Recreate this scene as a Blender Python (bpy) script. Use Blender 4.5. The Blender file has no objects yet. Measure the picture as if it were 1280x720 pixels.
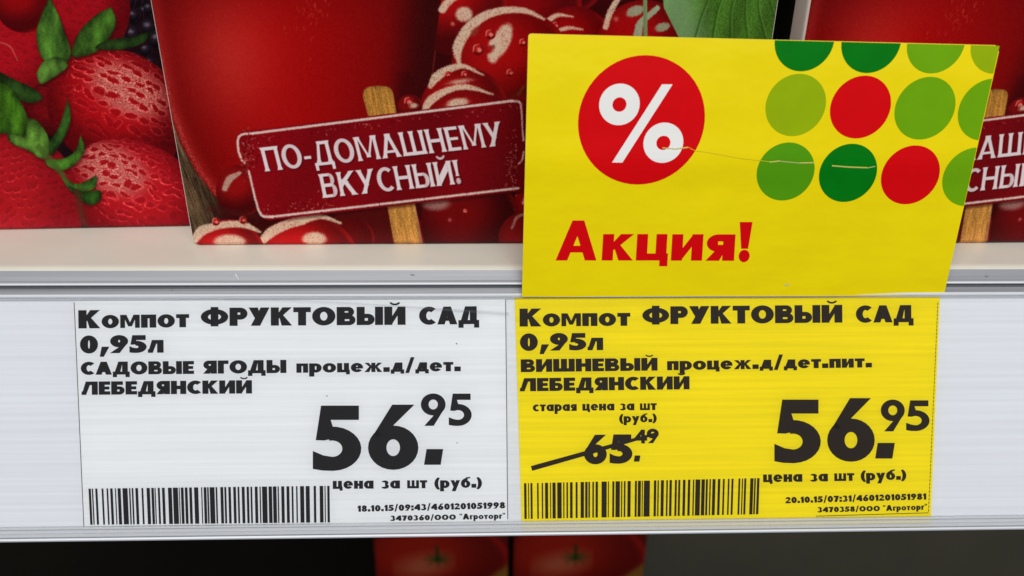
import bpy, bmesh, math, random
import numpy as np
from mathutils import Vector, Matrix

random.seed(4)
rng = np.random.default_rng(11)
sc = bpy.context.scene
COL = sc.collection
MM = 0.001

# ------------------------------------------------------------------ camera
F = 1000.0                                    # focal length in photograph pixels (1280 wide)
def nrm(v):
    v = np.array(v, float); return v / np.linalg.norm(v)
CZ = nrm((28.5, 2050, 1000))                  # world up, seen from the camera
CX = np.array((30000.0, 70, -1000)); CX = nrm(CX - CZ * CX.dot(CZ))
CY = np.cross(CZ, CX)
M = np.stack([CX, CY, CZ], axis=1)            # world -> camera
def ray(px, py):
    return M.T @ np.array([(px - 640.0), (360.0 - py), -F])
D0 = 140.0                                    # mm from the lens to the rail
CAM = -ray(640, 370) / F * D0
def project(P):
    c = M @ (np.asarray(P, float) - CAM)
    return 640 + F * c[0] / -c[2], 360 - F * c[1] / -c[2]
def project_arr(X, Y, Z):
    dx, dy, dz = X - CAM[0], Y - CAM[1], Z - CAM[2]
    c = [M[i, 0] * dx + M[i, 1] * dy + M[i, 2] * dz for i in range(3)]
    return 640 + F * c[0] / -c[2], 360 - F * c[1] / -c[2]
def hit(px, py, P0, N):
    r = ray(px, py); P0 = np.asarray(P0, float); N = np.asarray(N, float)
    return CAM + r * (np.dot(P0 - CAM, N) / np.dot(r, N))

cam = bpy.data.cameras.new('camera'); camo = bpy.data.objects.new('camera', cam); COL.objects.link(camo)
R = M.T
camo.matrix_world = Matrix(((R[0][0], R[0][1], R[0][2], CAM[0] * MM), (R[1][0], R[1][1], R[1][2], CAM[1] * MM),
                            (R[2][0], R[2][1], R[2][2], CAM[2] * MM), (0, 0, 0, 1)))
cam.sensor_width = 36; cam.lens = 36 * F / 1280; cam.clip_start = 0.005; cam.clip_end = 20
cam.dof.use_dof = True; cam.dof.focus_distance = 0.141; cam.dof.aperture_fstop = 19
sc.camera = camo

# ------------------------------------------------------------------ light: shop tubes overhead, in front of the shelf
w = bpy.data.worlds.new('World'); sc.world = w; w.use_nodes = True
w.node_tree.nodes['Background'].inputs[0].default_value = (0.86, 0.93, 1.0, 1)
w.node_tree.nodes['Background'].inputs[1].default_value = 0.26
def area(name, loc, target, sx, sy, power, col):
    L = bpy.data.lights.new(name, 'AREA'); L.shape = 'RECTANGLE'; L.size = sx; L.size_y = sy; L.energy = power; L.color = col
    o = bpy.data.objects.new(name, L); COL.objects.link(o); o.location = loc
    d = Vector(target) - Vector(loc); o.rotation_euler = d.to_track_quat('-Z', 'Y').to_euler()
    return o
area('ceiling_tube', (-0.25, -1.15, 1.5), (0, 0, 0), 1.5, 0.22, 21, (1.0, 0.985, 0.96))
area('ceiling_tube', (0.55, -1.9, 1.25), (0, 0, 0), 1.6, 0.25, 15.5, (0.95, 0.98, 1.0))
sc.view_settings.view_transform = 'Standard'; sc.view_settings.look = 'None'
sc.view_settings.exposure = 0.0; sc.view_settings.gamma = 1.0
sc.cycles.use_denoising = True
sc.cycles.transparent_max_bounces = 16

# ------------------------------------------------------------------ helpers
def srgb(r, g, b):
    f = lambda c: (c / 255 / 12.92) if c / 255 <= .04045 else ((c / 255 + .055) / 1.055) ** 2.4
    return (f(r), f(g), f(b), 1)

def mat(name, col, rough=.5, spec=.5, metal=0, var=0, vscale=(900, 900, 900), bump=0, bscale=(1500, 1500, 1500), bdist=.0001, coat=0):
    m = bpy.data.materials.new(name); m.use_nodes = True; nt = m.node_tree
    p = nt.nodes['Principled BSDF']
    p.inputs['Base Color'].default_value = col; p.inputs['Roughness'].default_value = rough
    p.inputs['Specular IOR Level'].default_value = spec; p.inputs['Metallic'].default_value = metal
    p.inputs['Coat Weight'].default_value = coat
    tc = nt.nodes.new('ShaderNodeTexCoord')
    def noise(sc_, detail=4):
        mp = nt.nodes.new('ShaderNodeMapping'); mp.inputs['Scale'].default_value = sc_
        nz = nt.nodes.new('ShaderNodeTexNoise'); nz.inputs['Scale'].default_value = 1; nz.inputs['Detail'].default_value = detail
        nt.links.new(tc.outputs['Object'], mp.inputs[0]); nt.links.new(mp.outputs[0], nz.inputs['Vector']); return nz
    if var:
        nz = noise(vscale); r = nt.nodes.new('ShaderNodeValToRGB')
        r.color_ramp.elements[0].position = .3; r.color_ramp.elements[1].position = .7
        r.color_ramp.elements[0].color = tuple(c * (1 - var) for c in col[:3]) + (1,)
        r.color_ramp.elements[1].color = tuple(min(1, c * (1 + var)) for c in col[:3]) + (1,)
        nt.links.new(nz.outputs['Fac'], r.inputs[0]); nt.links.new(r.outputs[0], p.inputs['Base Color'])
    if bump:
        nz = noise(bscale); b = nt.nodes.new('ShaderNodeBump'); b.inputs['Strength'].default_value = bump; b.inputs['Distance'].default_value = bdist
        nt.links.new(nz.outputs['Fac'], b.inputs['Height']); nt.links.new(b.outputs[0], p.inputs['Normal'])
    return m

def link(name, verts, faces, m, parent=None, origin=(0, 0, 0), smooth=False, uv=None):
    """One mesh object; verts in millimetres of the place, origin where the object's own origin goes."""
    o3 = np.array(origin, float)
    me = bpy.data.meshes.new(name)
    me.from_pydata([tuple((np.asarray(v) - o3) * MM) for v in verts], [], faces); me.update()
    ms = m if isinstance(m, (list, tuple)) else [m]
    for x in ms: me.materials.append(x)
    if smooth:
        for p in me.polygons: p.use_smooth = True
    o = bpy.data.objects.new(name, me); COL.objects.link(o)
    if parent is not None:
        o.parent = parent; o.location = Vector(o3 * MM) - parent.location
    else:
        o.location = tuple(o3 * MM)
    return o

def tag(o, label=None, cat=None, group=None, kind=None):
    for k, v in (('label', label), ('category', cat), ('group', group), ('kind', kind)):
        if v: o[k] = v
    return o

class MB:
    def __init__(s): s.v = []; s.f = []
    def poly(s, pts):
        n = len(s.v); s.v += [np.asarray(p, float) for p in pts]; s.f.append(tuple(range(n, n + len(pts))))
    def box(s, x0, x1, y0, y1, z0, z1):
        n = len(s.v)
        s.v += [np.array((x, y, z), float) for x in (x0, x1) for y in (y0, y1) for z in (z0, z1)]
        s.f += [tuple(n + i for i in q) for q in ((0, 1, 3, 2), (4, 6, 7, 5), (0, 4, 5, 1), (2, 3, 7, 6), (0, 2, 6, 4), (1, 5, 7, 3))]
    def slab(s, outline, nvec, th):
        """solid of thickness th behind a flat outline (nvec points to the viewer)"""
        n = len(s.v); k = len(outline); nv = np.asarray(nvec, float) * th
        s.v += [np.asarray(p, float) for p in outline] + [np.asarray(p, float) - nv for p in outline]
        s.f.append(tuple(range(n, n + k))); s.f.append(tuple(range(n + 2 * k - 1, n + k - 1, -1)))
        for i in range(k):
            j = (i + 1) % k; s.f.append((n + i, n + k + i, n + k + j, n + j))
    def sweep(s, prof, x0, x1):
        """closed profile of (Y,Z) run along X"""
        n = len(s.v); k = len(prof)
        for x in (x0, x1): s.v += [np.array((x, p[0], p[1]), float) for p in prof]
        for i in range(k):
            j = (i + 1) % k; s.f.append((n + i, n + k + i, n + k + j, n + j))
        s.f.append(tuple(range(n + k - 1, n - 1, -1))); s.f.append(tuple(range(n + k, n + 2 * k)))
    def obj(s, name, m, parent=None, origin=(0, 0, 0), **k): 
        o = link(name, s.v, s.f, m, parent, origin, **k)
        bm = bmesh.new(); bm.from_mesh(o.data); bmesh.ops.recalc_face_normals(bm, faces=bm.faces); bm.to_mesh(o.data); bm.free()
        return o

# planes of the place ------------------------------------------------
RT = math.radians(21.4)                       # the price rail leans back
RU = np.array((0, math.sin(RT), math.cos(RT))); RN = np.array((0, -math.cos(RT), math.sin(RT)))
def on_rail(px, py, n=0.0): return hit(px, py, RN * n, RN)
CT = math.radians(6.4)                        # the card leans back a little
CN = nrm((math.sin(math.radians(0.8)), -math.cos(CT), math.sin(CT)))
CP0 = on_rail(900, 370, .5)
ROWS = [42, 42.6, 43.6, 45.2, 48.5] + list(np.linspace(56.5, 371, 41))      # the card bows forward a little
def bow(py):
    t = (371 - py) / 329.0
    return 2.1 * 4 * t * (1 - t) * .5 * (1 + .25 * t) + .35 * math.exp(-((py - 203) / 26.0) ** 2)
_rows, _bow = np.array(ROWS), np.array([bow(y) for y in ROWS])
def on_card(px, py, n=0.0): return hit(px, py, CP0 + CN * (n + float(np.interp(py, _rows, _bow))), CN)
EDGE = hit(640, 337.5, (0, 3.2, 0), (0, 1, 0))  # nose of the shelf
ZS = EDGE[2]
def on_shelf(px, py): return hit(px, py, (0, 0, ZS), (0, 0, 1))

# ------------------------------------------------------------------ lettering: heavy geometric Cyrillic built from strokes
def ring(cx, cy, rx, ry, tx, ty, a0=0, a1=360, n=28):
    k = max(3, int(n * abs(a1 - a0) / 360)); out = []
    A = [math.radians(a0 + (a1 - a0) * i / k) for i in range(k + 1)]
    P = [(cx + rx * math.cos(a), cy + ry * math.sin(a)) for a in A]
    Q = [(cx + max(rx - tx, .001) * math.cos(a), cy + max(ry - ty, .001) * math.sin(a)) for a in A]
    for i in range(k): out.append([P[i], P[i + 1], Q[i + 1], Q[i]])
    return out
def bar(x0, y0, x1, y1): return [[(x0, y0), (x1, y0), (x1, y1), (x0, y1)]]
def bowl(x0, y0, x1, y1, S, T):
    h = y1 - y0; rx = min(h / 2 * 1.05, (x1 - x0) * .75); xc = x1 - rx
    return bar(x0, y0, xc, y0 + T) + bar(x0, y1 - T, xc, y1) + ring(xc, (y0 + y1) / 2, rx, h / 2, S, T, -90, 90)
def dg(x0, x1, y0, y1, S): return [[(x0, y0), (x0 + S, y0), (x1 + S, y1), (x1, y1)]]    # slanted stem
def glyph(ch, h, S, T, xh=.72):
    low = ch.islower()
    if low:
        h = h * xh; S = S * .8; T = T * .78
        if ch in 'мшж': S *= .9 if ch == 'ж' else .78
    c = ch.upper()
    if low and ch in 'аеруб':
        w = h * 1.05; o = h / 2
        if ch == 'а': return ring(o * .98, o, o * .98, o, S, T) + bar(w - S, 0, w, h), w
        if ch == 'е': return ring(o * 1.03, o, o * 1.03, o, S, T, 8, 325) + bar(S * .6, o - T * .36, w * .97, o + T * .3), w
        if ch == 'р': return bar(0, -h * .42, S, h) + ring(w - o, o, o, o, S, T), w
        if ch == 'у': return dg(w * .12, w - S, -h * .42, h, S) + [[(0, h), (S, h), (w * .62, h * .12), (w * .36, h * .0)]], w
        if ch == 'б': return ring(o * 1.03, o, o * 1.03, o, S, T) + ring(h * .95, h * .62, h * .95, h * .72, S, T, 110, 180) + [[(w * .5, h * 1.12), (w * .95, h * 1.24), (w * .98, h * 1.42), (w * .5, h * 1.34)]], w
    if c == 'О': w = h * 1.12; return ring(w / 2, h / 2, w / 2, h / 2 * 1.02, S, T), w
    if c == 'С': w = h * .92; return ring(h * .54, h / 2, h * .54, h / 2 * 1.02, S, T, 48, 312), w
    if c == 'Ф': w = h * 1.32; return ring(w / 2, h * .5, w / 2, h * .43, S * .9, T * .9) + bar(w / 2 - S * .48, -h * .02, w / 2 + S * .48, h * 1.04), w
    if c == 'Р': w = h * .86; return bar(0, 0, S, h) + bowl(S * .8, h * .34, w, h, S, T), w
    if c == 'В': w = h * .9; return bar(0, 0, S, h) + bowl(S * .8, h * .46, w * .93, h, S * .9, T * .85) + bowl(S * .8, 0, w, h * .56, S * .95, T * .85), w
    if c == 'Ь': w = h * .86; return bar(0, 0, S, h) + bowl(S * .8, 0, w, h * .62, S * .95, T * .88), w
    if c == 'Ы':
        g, w = glyph('Ь', h, S, T); w2 = w * .95 + S * 1.16
        return g + bar(w2 - S, 0, w2, h), w2
    if c == 'Б': w = h * .86; return bar(0, 0, S, h) + bowl(S * .8, 0, w, h * .62, S * .95, T * .88) + bar(S * .8, h - T, w * .88, h), w
    if c == 'Е': w = h * .74; return bar(0, 0, S, h) + bar(S * .9, 0, w, T * .95) + bar(S * .9, h - T * .95, w, h) + bar(S * .9, h * .5 - T * .42, w * .93, h * .5 + T * .42), w
    if c == 'Г': w = h * .68; return bar(0, 0, S, h) + bar(S * .9, h - T, w, h), w
    if c == 'Т': w = h * .84; return bar(0, h - T, w, h) + bar(w / 2 - S / 2, 0, w / 2 + S / 2, h - T * .9), w
    if c == 'П': w = h * .98; return bar(0, 0, S, h) + bar(w - S, 0, w, h) + bar(S * .9, h - T, w - S * .9, h), w
    if c == 'Н': w = h * .98; return bar(0, 0, S, h) + bar(w - S, 0, w, h) + bar(S * .9, h * .5 - T / 2, w - S * .9, h * .5 + T / 2), w
    if c in 'ИЙ':
        w = h * 1.02; g = bar(0, 0, S, h) + bar(w - S, 0, w, h) + [[(S * .9, 0), (S * .9, h * .42), (w - S * .9, h), (w - S * .9, h * .58)]]
        if c == 'Й': g += ring(w / 2, h * 1.26, h * .26, h * .19, h * .1, h * .1, 190, 350)
        return g, w
    if c == 'Ш': w = h * 1.36; return bar(0, 0, S, h) + bar(w / 2 - S / 2, 0, w / 2 + S / 2, h) + bar(w - S, 0, w, h) + bar(S * .9, 0, w - S * .9, T), w
    if c == 'У': w = h * 1.0; return [[(w * .1, 0), (w * .1 + S * 1.15, 0), (w, h), (w - S * 1.1, h)], [(0, h), (S * 1.15, h), (w * .6, h * .34), (w * .36, h * .28)]], w
    if c == 'Ц': w = h * 1.06; return bar(0, 0, S, h) + bar(w - S * 1.15, 0, w - S * .15, h) + bar(S * .9, 0, w - S, T) + bar(w - S * .75, -h * .22, w, T), w
    if c == 'М': w = h * 1.26; return bar(0, 0, S * .92, h) + bar(w - S * .92, 0, w, h) + [[(S * .5, h), (S * 1.2, h), (w / 2 + S * .35, h * .12), (w / 2 - S * .35, h * .12)], [(w - S * .5, h), (w - S * 1.2, h), (w / 2 - S * .35, h * .12), (w / 2 + S * .35, h * .12)]], w
    if c == 'К': w = h * 1.02; return bar(0, 0, S, h) + [[(S * .9, h * .38), (w - S * 1.15, h), (w - S * .02, h), (S * 1.15, h * .42)][:4], [(S * .9, h * .36), (S * .9, h * .66), (w - S * 1.2, h), (w - S * .05, h)], [(S * .95, h * .62), (w * .56, h * .6), (w, 0), (w - S * 1.3, 0)]], w
    if c == 'Ж':
        w = h * 1.5; m = w / 2; g = bar(m - S * .45, 0, m + S * .45, h)
        for s in (-1, 1):
            g += [[(m + s * S * .3, h * .35), (m + s * S * .3, h * .62), (m + s * (m - S * .95), h), (m + s * m * .98, h)], [(m + s * S * .3, h * .62), (m + s * S * .8, h * .62), (m + s * m, 0), (m + s * (m - S * 1.05), 0)]]
        return g, w
    if c == 'А':
        w = h * 1.08; a = w / 2
        return [[(0, 0), (S * 1.02, 0), (a + S * .5, h), (a - S * .52, h)], [(w, 0), (w - S * 1.02, 0), (a - S * .5, h), (a + S * .52, h)]] + bar(w * .25, h * .2, w * .75, h * .2 + T * .75), w
    if c == 'Д':
        w = h * 1.12
        return [[(w * .12, T * .8), (w * .12 + S * .95, T * .8), (w * .33 + S * .75, h), (w * .33, h)]] + bar(w * .36, h - T * .95, w - S * .5, h) + bar(w - S * 1.3, T * .8, w - S * .32, h) + bar(0, 0, w, T * .85) + bar(0, -h * .2, S * .72, T * .5) + bar(w - S * .72, -h * .2, w, T * .5), w
    if c == 'Л':
        w = h * 1.04
        return [[(0, 0), (S * .75, 0), (w * .3 + S * .8, h), (w * .26, h)], [(0, 0), (0, T * .9), (w * .16, T * 1.05), (w * .3, 0)]] + bar(w * .3, h - T, w - S * .5, h) + bar(w - S, 0, w, h), w
    if c == 'Я':
        w = h * .9; g, _ = glyph('Р', h, S, T); g = [[(w * .97 - x, y) for x, y in p] for p in g]
        return g + [[(0, 0), (S * 1.15, 0), (w * .66, h * .42), (w * .34, h * .42)]], w * .97
    if c == 'З': w = h * .8; return ring(w * .45, h * .73, w * .47, h * .28, S * .9, T * .85, -90, 160) + ring(w * .45, h * .28, w * .53, h * .3, S * .95, T * .85, -160, 90), w
    if c == '0': w = h * .86; return ring(w / 2, h / 2, w / 2, h * .51, S * 1.0, T), w
    if c == '1': w = h * .52; return bar(w - S, 0, w, h) + [[(0, h * .78), (w - S * .8, h), (w - S * .8, h * .72), (0, h * .6)]], w
    if c == '2': w = h * .82; return ring(w * .48, h * .68, w * .48, h * .33, S, T, -20, 175) + [[(0, 0), (0, T * .8), (w * .62, h * .62), (w * .93, h * .56)], [(0, 0), (0, T), (w * .45, T), (w * .45, 0)]] + bar(w * .1, 0, w, T), w
    if c == '3': w = h * .82; return ring(w * .45, h * .73, w * .46, h * .28, S * .9, T * .85, -90, 160) + ring(w * .45, h * .28, w * .53, h * .3, S * .95, T * .85, -160, 90), w
    if c == '4': w = h * .92; return bar(w * .52, 0, w * .52 + S, h) + bar(0, h * .2, w, h * .2 + T) + [[(0, h * .2), (0, h * .2 + T * 1.1), (w * .52, h), (w * .62, h * .8)], [(0, h * .2), (S * .9, h * .2), (w * .62, h * .8), (w * .5, h)]], w
    if c == '5':
        w = h * .82
        return (ring(w * .40, h * .34, w * .6, h * .34, S * 1.02, T, -100, 106) + [[(w * .06, h * .47), (w * .24, h * .465), (w * .42, h * .50), (w * .42, h * .66), (w * .36, h * .80), (w * .17, h)][::-1]]
                + [[(0, h * .03), (w * .2, h * .005), (w * .42, 0), (w * .42, T * .99), (w * .22, T * 1.1), (0, T * 1.42)]] + bar(w * .17, h - T * 1.02, w * .95, h)), w
    if c == '6': w = h * .86; return ring(w / 2, h * .33, w / 2, h * .345, S, T) + [[(w * .02, h * .42), (w * .35, h * .56), (w * .5 + S * 1.15, h), (w * .48, h)]], w
    if c == '9':
        g, w = glyph('6', h, S, T); return [[(w - x, h - y) for x, y in p] for p in g], w
    if c == '7': w = h * .8; return bar(0, h - T, w, h) + [[(w * .12, 0), (w * .12 + S * 1.1, 0), (w, h - T * .5), (w - S * 1.15, h - T * .5)]], w
    if c == '8': w = h * .84; return ring(w / 2, h * .74, w * .44, h * .27, S * .9, T * .8) + ring(w / 2, h * .29, w / 2, h * .3, S * .95, T * .85), w
    if c == '.': return bar(0, 0, S * 1.0, S * .95), S
    if c == ',': return [[(S * .05, -h * .2), (S * .55, -h * .2), (S * 1.25, S * .95), (S * .3, S * .95)]], S * 1.2
    if c == ':': return bar(0, 0, S, S * .9) + bar(0, h * .48, S, h * .48 + S * .9), S
    if c == '/': w = h * .55; return dg(0, w - S * .55, -h * .1, h * 1.12, S * .6), w
    if c == '-': w = h * .4; return bar(0, h * .32, w, h * .32 + T * .85), w
    if c == '(': w = h * .38; return ring(h * .6, h * .42, h * .6, h * .68, S * .8, T * .3, 122, 238), w
    if c == ')': w = h * .38; return ring(w - h * .6, h * .42, h * .6, h * .68, S * .8, T * .3, -58, 58), w
    if c == '"': w = h * .4; return bar(0, h * .72, S * .42, h * 1.02) + bar(S * .62, h * .72, S * 1.04, h * 1.02), S * 1.04
    if c == '!': w = S * 1.1; return [[(w * .2, h * .33), (w * .8, h * .33), (w * 1.05, h), (-w * .05, h)]] + ring(w / 2, S * .5, S * .52, S * .52, S * .52, S * .52), w
    return [], h * .4

def flare(p, f=.035, pinch=.02):
    if len(p) != 4: return p
    a, b_, c, d = [np.array(q, float) for q in p]
    w1, w2 = np.linalg.norm(b_ - a), np.linalg.norm(c - d); L = np.linalg.norm((c + d - a - b_) / 2)
    if L < .42 or max(w1, w2) > .36 or min(w1, w2) < .12: return p
    e1, e2 = (b_ - a) / w1, (c - d) / w2; ml, mr = (a + d) / 2 + e1 * pinch, (b_ + c) / 2 - e1 * pinch
    q = lambda u, v, t: u * (1 - t) + v * t
    return [tuple(x) for x in (a - e1 * f, b_ + e1 * f, q(b_, mr, .28) - e1 * pinch * .6, mr, q(c, mr, .28) - e2 * pinch * .6, c + e2 * f, d - e2 * f, q(d, ml, .28) + e2 * pinch * .6, ml, q(a, ml, .28) + e1 * pinch * .6)]
def text_polys(s, p0, p1, cap, S=.3, T=.22, gap=.1, skew=0.0, xh=.72, fl=False):
    """polygons in photograph pixels: text s fitted between baseline points p0 and p1, capital height cap pixels"""
    out = []; x = 0
    for ch in s:
        if ch == ' ': x += .42; continue
        g, w = glyph(ch, 1.0, S, T, xh)
        if fl: g = [flare(p) for p in g]
        out += [[(a + x, b) for a, b in p] for p in g]; x += w + gap
    x -= gap
    dx, dy = p1[0] - p0[0], p1[1] - p0[1]; sx = math.hypot(dx, dy) / x
    ux, uy = dx / math.hypot(dx, dy), dy / math.hypot(dx, dy)
    return [[(p0[0] + ux * a * sx + uy * b * cap + skew * b * cap, p0[1] + uy * a * sx - ux * b * cap) for a, b in p] for p in out]

def ccw(p):
    a = sum(p[i][0] * p[(i + 1) % len(p)][1] - p[(i + 1) % len(p)][0] * p[i][1] for i in range(len(p)))
    return p if a < 0 else p[::-1]
def ink(name, polys, onto, m, parent, base=.03, step=.0015):
    if m is M_ink and parent.name.startswith('price_label.'): m = M_ink2
    b = MB()
    for i, p in enumerate(polys):
        b.poly([onto(x, y, base + step * (i % 9)) for x, y in ccw(p)])
    return link(name, b.v, b.f, m, parent, origin=np.array(parent.location) / MM)

# ------------------------------------------------------------------ materials
M_ink = mat('black_ink', (.008, .007, .008, 1), .6, .12)
M_ink2 = mat('brown_black_ink', (.016, .008, .003, 1), .6, .12)
M_plastic = mat('white_rail_plastic', srgb(223, 225, 230), .35, .5, var=.05, vscale=(12, 1500, 1500), bump=.25, bscale=(8, 2600, 2600), bdist=.00004)
M_alu = mat('grey_rail_metal', srgb(150, 151, 156), .42, .5, metal=.1, var=.05, vscale=(30, 2500, 2500), bump=.2, bscale=(20, 4000, 4000), bdist=.00003)
M_shelf = mat('cream_shelf_paint', srgb(232, 228, 212), .36, .5, var=.045, vscale=(45, 70, 70), bump=.2, bscale=(700, 700, 700), bdist=.00005)
M_white_paper = mat('white_label_paper', srgb(229, 231, 233), .6, .2, var=.05, vscale=(18, 1500, 1500))
M_yellow_paper = mat('yellow_label_paper', srgb(240, 219, 4), .7, .06, var=.07, vscale=(30, 1500, 1500))
M_card = mat('yellow_card_print', srgb(245, 220, 0), .42, .14, var=.02, vscale=(120, 120, 120), bump=.5, bscale=(45, 70, 70), bdist=.0012)
M_red = mat('red_print', srgb(218, 4, 12), .5, .07, var=.03, vscale=(400, 400, 400))
M_white_print = mat('white_print', srgb(244, 241, 236), .42, .3)
M_dgreen = mat('dark_green_print', srgb(0, 118, 16), .5, .07, var=.05, vscale=(300, 300, 300))
M_lime = mat('lime_green_print', srgb(112, 168, 8), .5, .07, var=.03, vscale=(300, 300, 300))
M_olive = mat('yellow_green_print', srgb(152, 178, 6), .5, .07, var=.03, vscale=(300, 300, 300))
M_green = mat('mid_green_print', srgb(84, 154, 12), .5, .07, var=.03, vscale=(300, 300, 300))
M_edge = mat('card_edge', srgb(248, 244, 206), .7, .2)
M_dark = mat('dark_shelf_back', srgb(26, 20, 12), .6, .3, var=.15, vscale=(20, 20, 20))
M_floor = mat('grey_brown_lower_shelf', srgb(84, 79, 66), .6, .3, var=.08, vscale=(30, 30, 30))

def clear_mat(name, haze, tint=(1, 1, 1, 1), rough=.12, wav=.25):
    m = bpy.data.materials.new(name); m.use_nodes = True; nt = m.node_tree; nt.nodes.clear()
    out = nt.nodes.new('ShaderNodeOutputMaterial'); tr = nt.nodes.new('ShaderNodeBsdfTransparent'); tr.inputs[0].default_value = tint
    df = nt.nodes.new('ShaderNodeBsdfDiffuse'); df.inputs[0].default_value = (.82, .83, .86, 1)
    gl = nt.nodes.new('ShaderNodeBsdfGlossy'); gl.inputs['Roughness'].default_value = rough
    fr = nt.nodes.new('ShaderNodeFresnel'); fr.inputs[0].default_value = 1.33
    m1 = nt.nodes.new('ShaderNodeMixShader'); m1.inputs[0].default_value = haze
    m2 = nt.nodes.new('ShaderNodeMixShader')
    tc = nt.nodes.new('ShaderNodeTexCoord'); mp = nt.nodes.new('ShaderNodeMapping'); mp.inputs['Scale'].default_value = (7, 260, 260)
    nz = nt.nodes.new('ShaderNodeTexNoise'); nz.inputs['Scale'].default_value = 1; bp = nt.nodes.new('ShaderNodeBump')
    bp.inputs['Strength'].default_value = wav; bp.inputs['Distance'].default_value = .0006
    L = nt.links.new
    L(tc.outputs['Object'], mp.inputs[0]); L(mp.outputs[0], nz.inputs['Vector']); L(nz.outputs['Fac'], bp.inputs['Height'])
    L(bp.outputs[0], gl.inputs['Normal'])
    L(tr.outputs[0], m1.inputs[1]); L(df.outputs[0], m1.inputs[2]); L(fr.outputs[0], m2.inputs[0]); L(m1.outputs[0], m2.inputs[1]); L(gl.outputs[0], m2.inputs[2])
    L(m2.outputs[0], out.inputs[0]); return m
M_clear = clear_mat('clear_cover_plastic', .010)
M_lip = clear_mat('frosted_lip_plastic', .36, rough=.25, wav=.4)

# ------------------------------------------------------------------ shelf and price rail
X0, X1 = -330, 330
def YZ(py, n): p = on_rail(640, py, n); return (p[1], p[2])
r = 2.3
nose = [(EDGE[1] + r - r * math.cos(math.radians(a)), ZS - r + r * math.sin(math.radians(a))) for a in range(90, -31, -15)]
b = MB(); b.sweep([(300, ZS)] + nose + [(EDGE[1] + 1.0, ZS - 7), (EDGE[1] + 3.0, ZS - 7.4), (EDGE[1] + 3.0, ZS - 3), (300, ZS - 3)], X0, X1)
shelf = tag(b.obj('shelf_board', M_shelf, smooth=False), 'cream painted metal shelf board with rounded front edge behind the price rail', 'shelf')
mod = shelf.modifiers.new('b', 'BEVEL'); mod.width = .0004; mod.segments = 2; mod.limit_method = 'ANGLE'


rail = bpy.data.objects.new('price_rail', None); COL.objects.link(rail); rail.location = tuple(on_rail(640, 668) * MM); rail.empty_display_size = .01
tag(rail, 'white and grey price rail with clear cover strip along the shelf edge', 'price rail')
RO = np.array(rail.location) / MM
b = MB()
b.sweep([YZ(337.5, -2.0), YZ(345, -1.75), YZ(350, -1.5), YZ(352.4, -1.3), YZ(352.4, -3), YZ(338, -3.6)], X0, X1)
b.obj('upper_groove', M_alu, rail, RO)
b = MB(); b.sweep([YZ(352.2, -1.3), YZ(352.5, -.7), YZ(353.3, -.3), YZ(355.2, -.25), YZ(356.2, -.6), YZ(356.3, -1.4), YZ(355.5, -2.5), YZ(353, -2.5)], X0, X1)
b.obj('upper_ridge', M_plastic, rail, RO)
b = MB(); b.sweep([YZ(356.6, -1.45), YZ(358.4, -1.2), YZ(359.2, -.95), YZ(360, -1.2), YZ(363, -1.15), YZ(366, -1.0), YZ(366, -3.2), YZ(357, -3.4)], X0, X1)
b.obj('lower_groove', mat('dark_grey_rail_metal', srgb(134, 134, 138), .42, .5, metal=.1, var=.08, vscale=(30, 2500, 2500), bump=.2, bscale=(20, 4000, 4000), bdist=.00003), rail, RO)
b = MB(); b.sweep([YZ(366.2, -1.2), YZ(366.2, -.1), YZ(367, .22), YZ(369.6, .22), YZ(370.6, 0), YZ(664, 0), YZ(664, -1.4), YZ(366.2, -2.4)], X0, X1)
b.obj('backing_strip', M_plastic, rail, RO)
b = MB(); b.sweep([YZ(665.2, -1.4), YZ(665.2, .7), YZ(666.2, 1.3), YZ(668.4, 1.45), YZ(669.8, 1.1), YZ(669.9, -1.0)], X0, X1)
b.obj('bottom_bead', M_plastic, rail, RO)
b = MB(); b.sweep([YZ(651.5, .72), YZ(652.4, 1.05), YZ(655, 1.12), YZ(656.2, .95), YZ(659.6, .95), YZ(660.6, 1.3), YZ(664.9, 1.3), YZ(664.9, 1.1), YZ(661, 1.1), YZ(660, .75), YZ(656, .75), YZ(655, .9), YZ(652.8, .9), YZ(652.2, .66)], X0, X1)
b.obj('cover_lip', M_lip, rail, RO)
# clear cover: a single thin sheet, very slightly wavy
b = MB(); nx, nz_ = 60, 8
ys = [371.0 + (651.4 - 371.0) * j / nz_ for j in range(nz_ + 1)]
for i in range(nx + 1):
    X = X0 + (X1 - X0) * i / nx
    for j, y in enumerate(ys):
        p = on_rail(640, y, .62 + .06 * math.sin(X * .035 + j * .25) * math.sin(math.pi * j / nz_)); b.v.append(np.array((X, p[1], p[2])))
for i in range(nx):
    for j in range(nz_):
        a = i * (nz_ + 1) + j; b.f.append((a, a + 1, a + nz_ + 2, a + nz_ + 1))
link('clear_cover', b.v, b.f, M_clear, rail, RO, smooth=True)
M_arc_shadow = clear_mat('arc_shadow_tint', .0, (.84, .85, .87, 1), .4, .05)  # grey tinted strip: the curved shadow line painted over the clear cover
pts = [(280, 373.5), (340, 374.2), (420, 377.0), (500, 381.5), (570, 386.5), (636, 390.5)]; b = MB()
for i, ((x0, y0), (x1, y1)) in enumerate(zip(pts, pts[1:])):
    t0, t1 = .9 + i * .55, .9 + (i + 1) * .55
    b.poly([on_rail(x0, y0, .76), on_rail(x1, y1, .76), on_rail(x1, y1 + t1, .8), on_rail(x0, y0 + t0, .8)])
link('arc_shadow', b.v, b.f, M_arc_shadow, rail, RO, smooth=True)
b = MB(); b.sweep([YZ(370.7, .56), YZ(370.7, .82), YZ(371.5, .86), YZ(372.1, .78), YZ(372.1, .56)], X0, X1)
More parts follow.
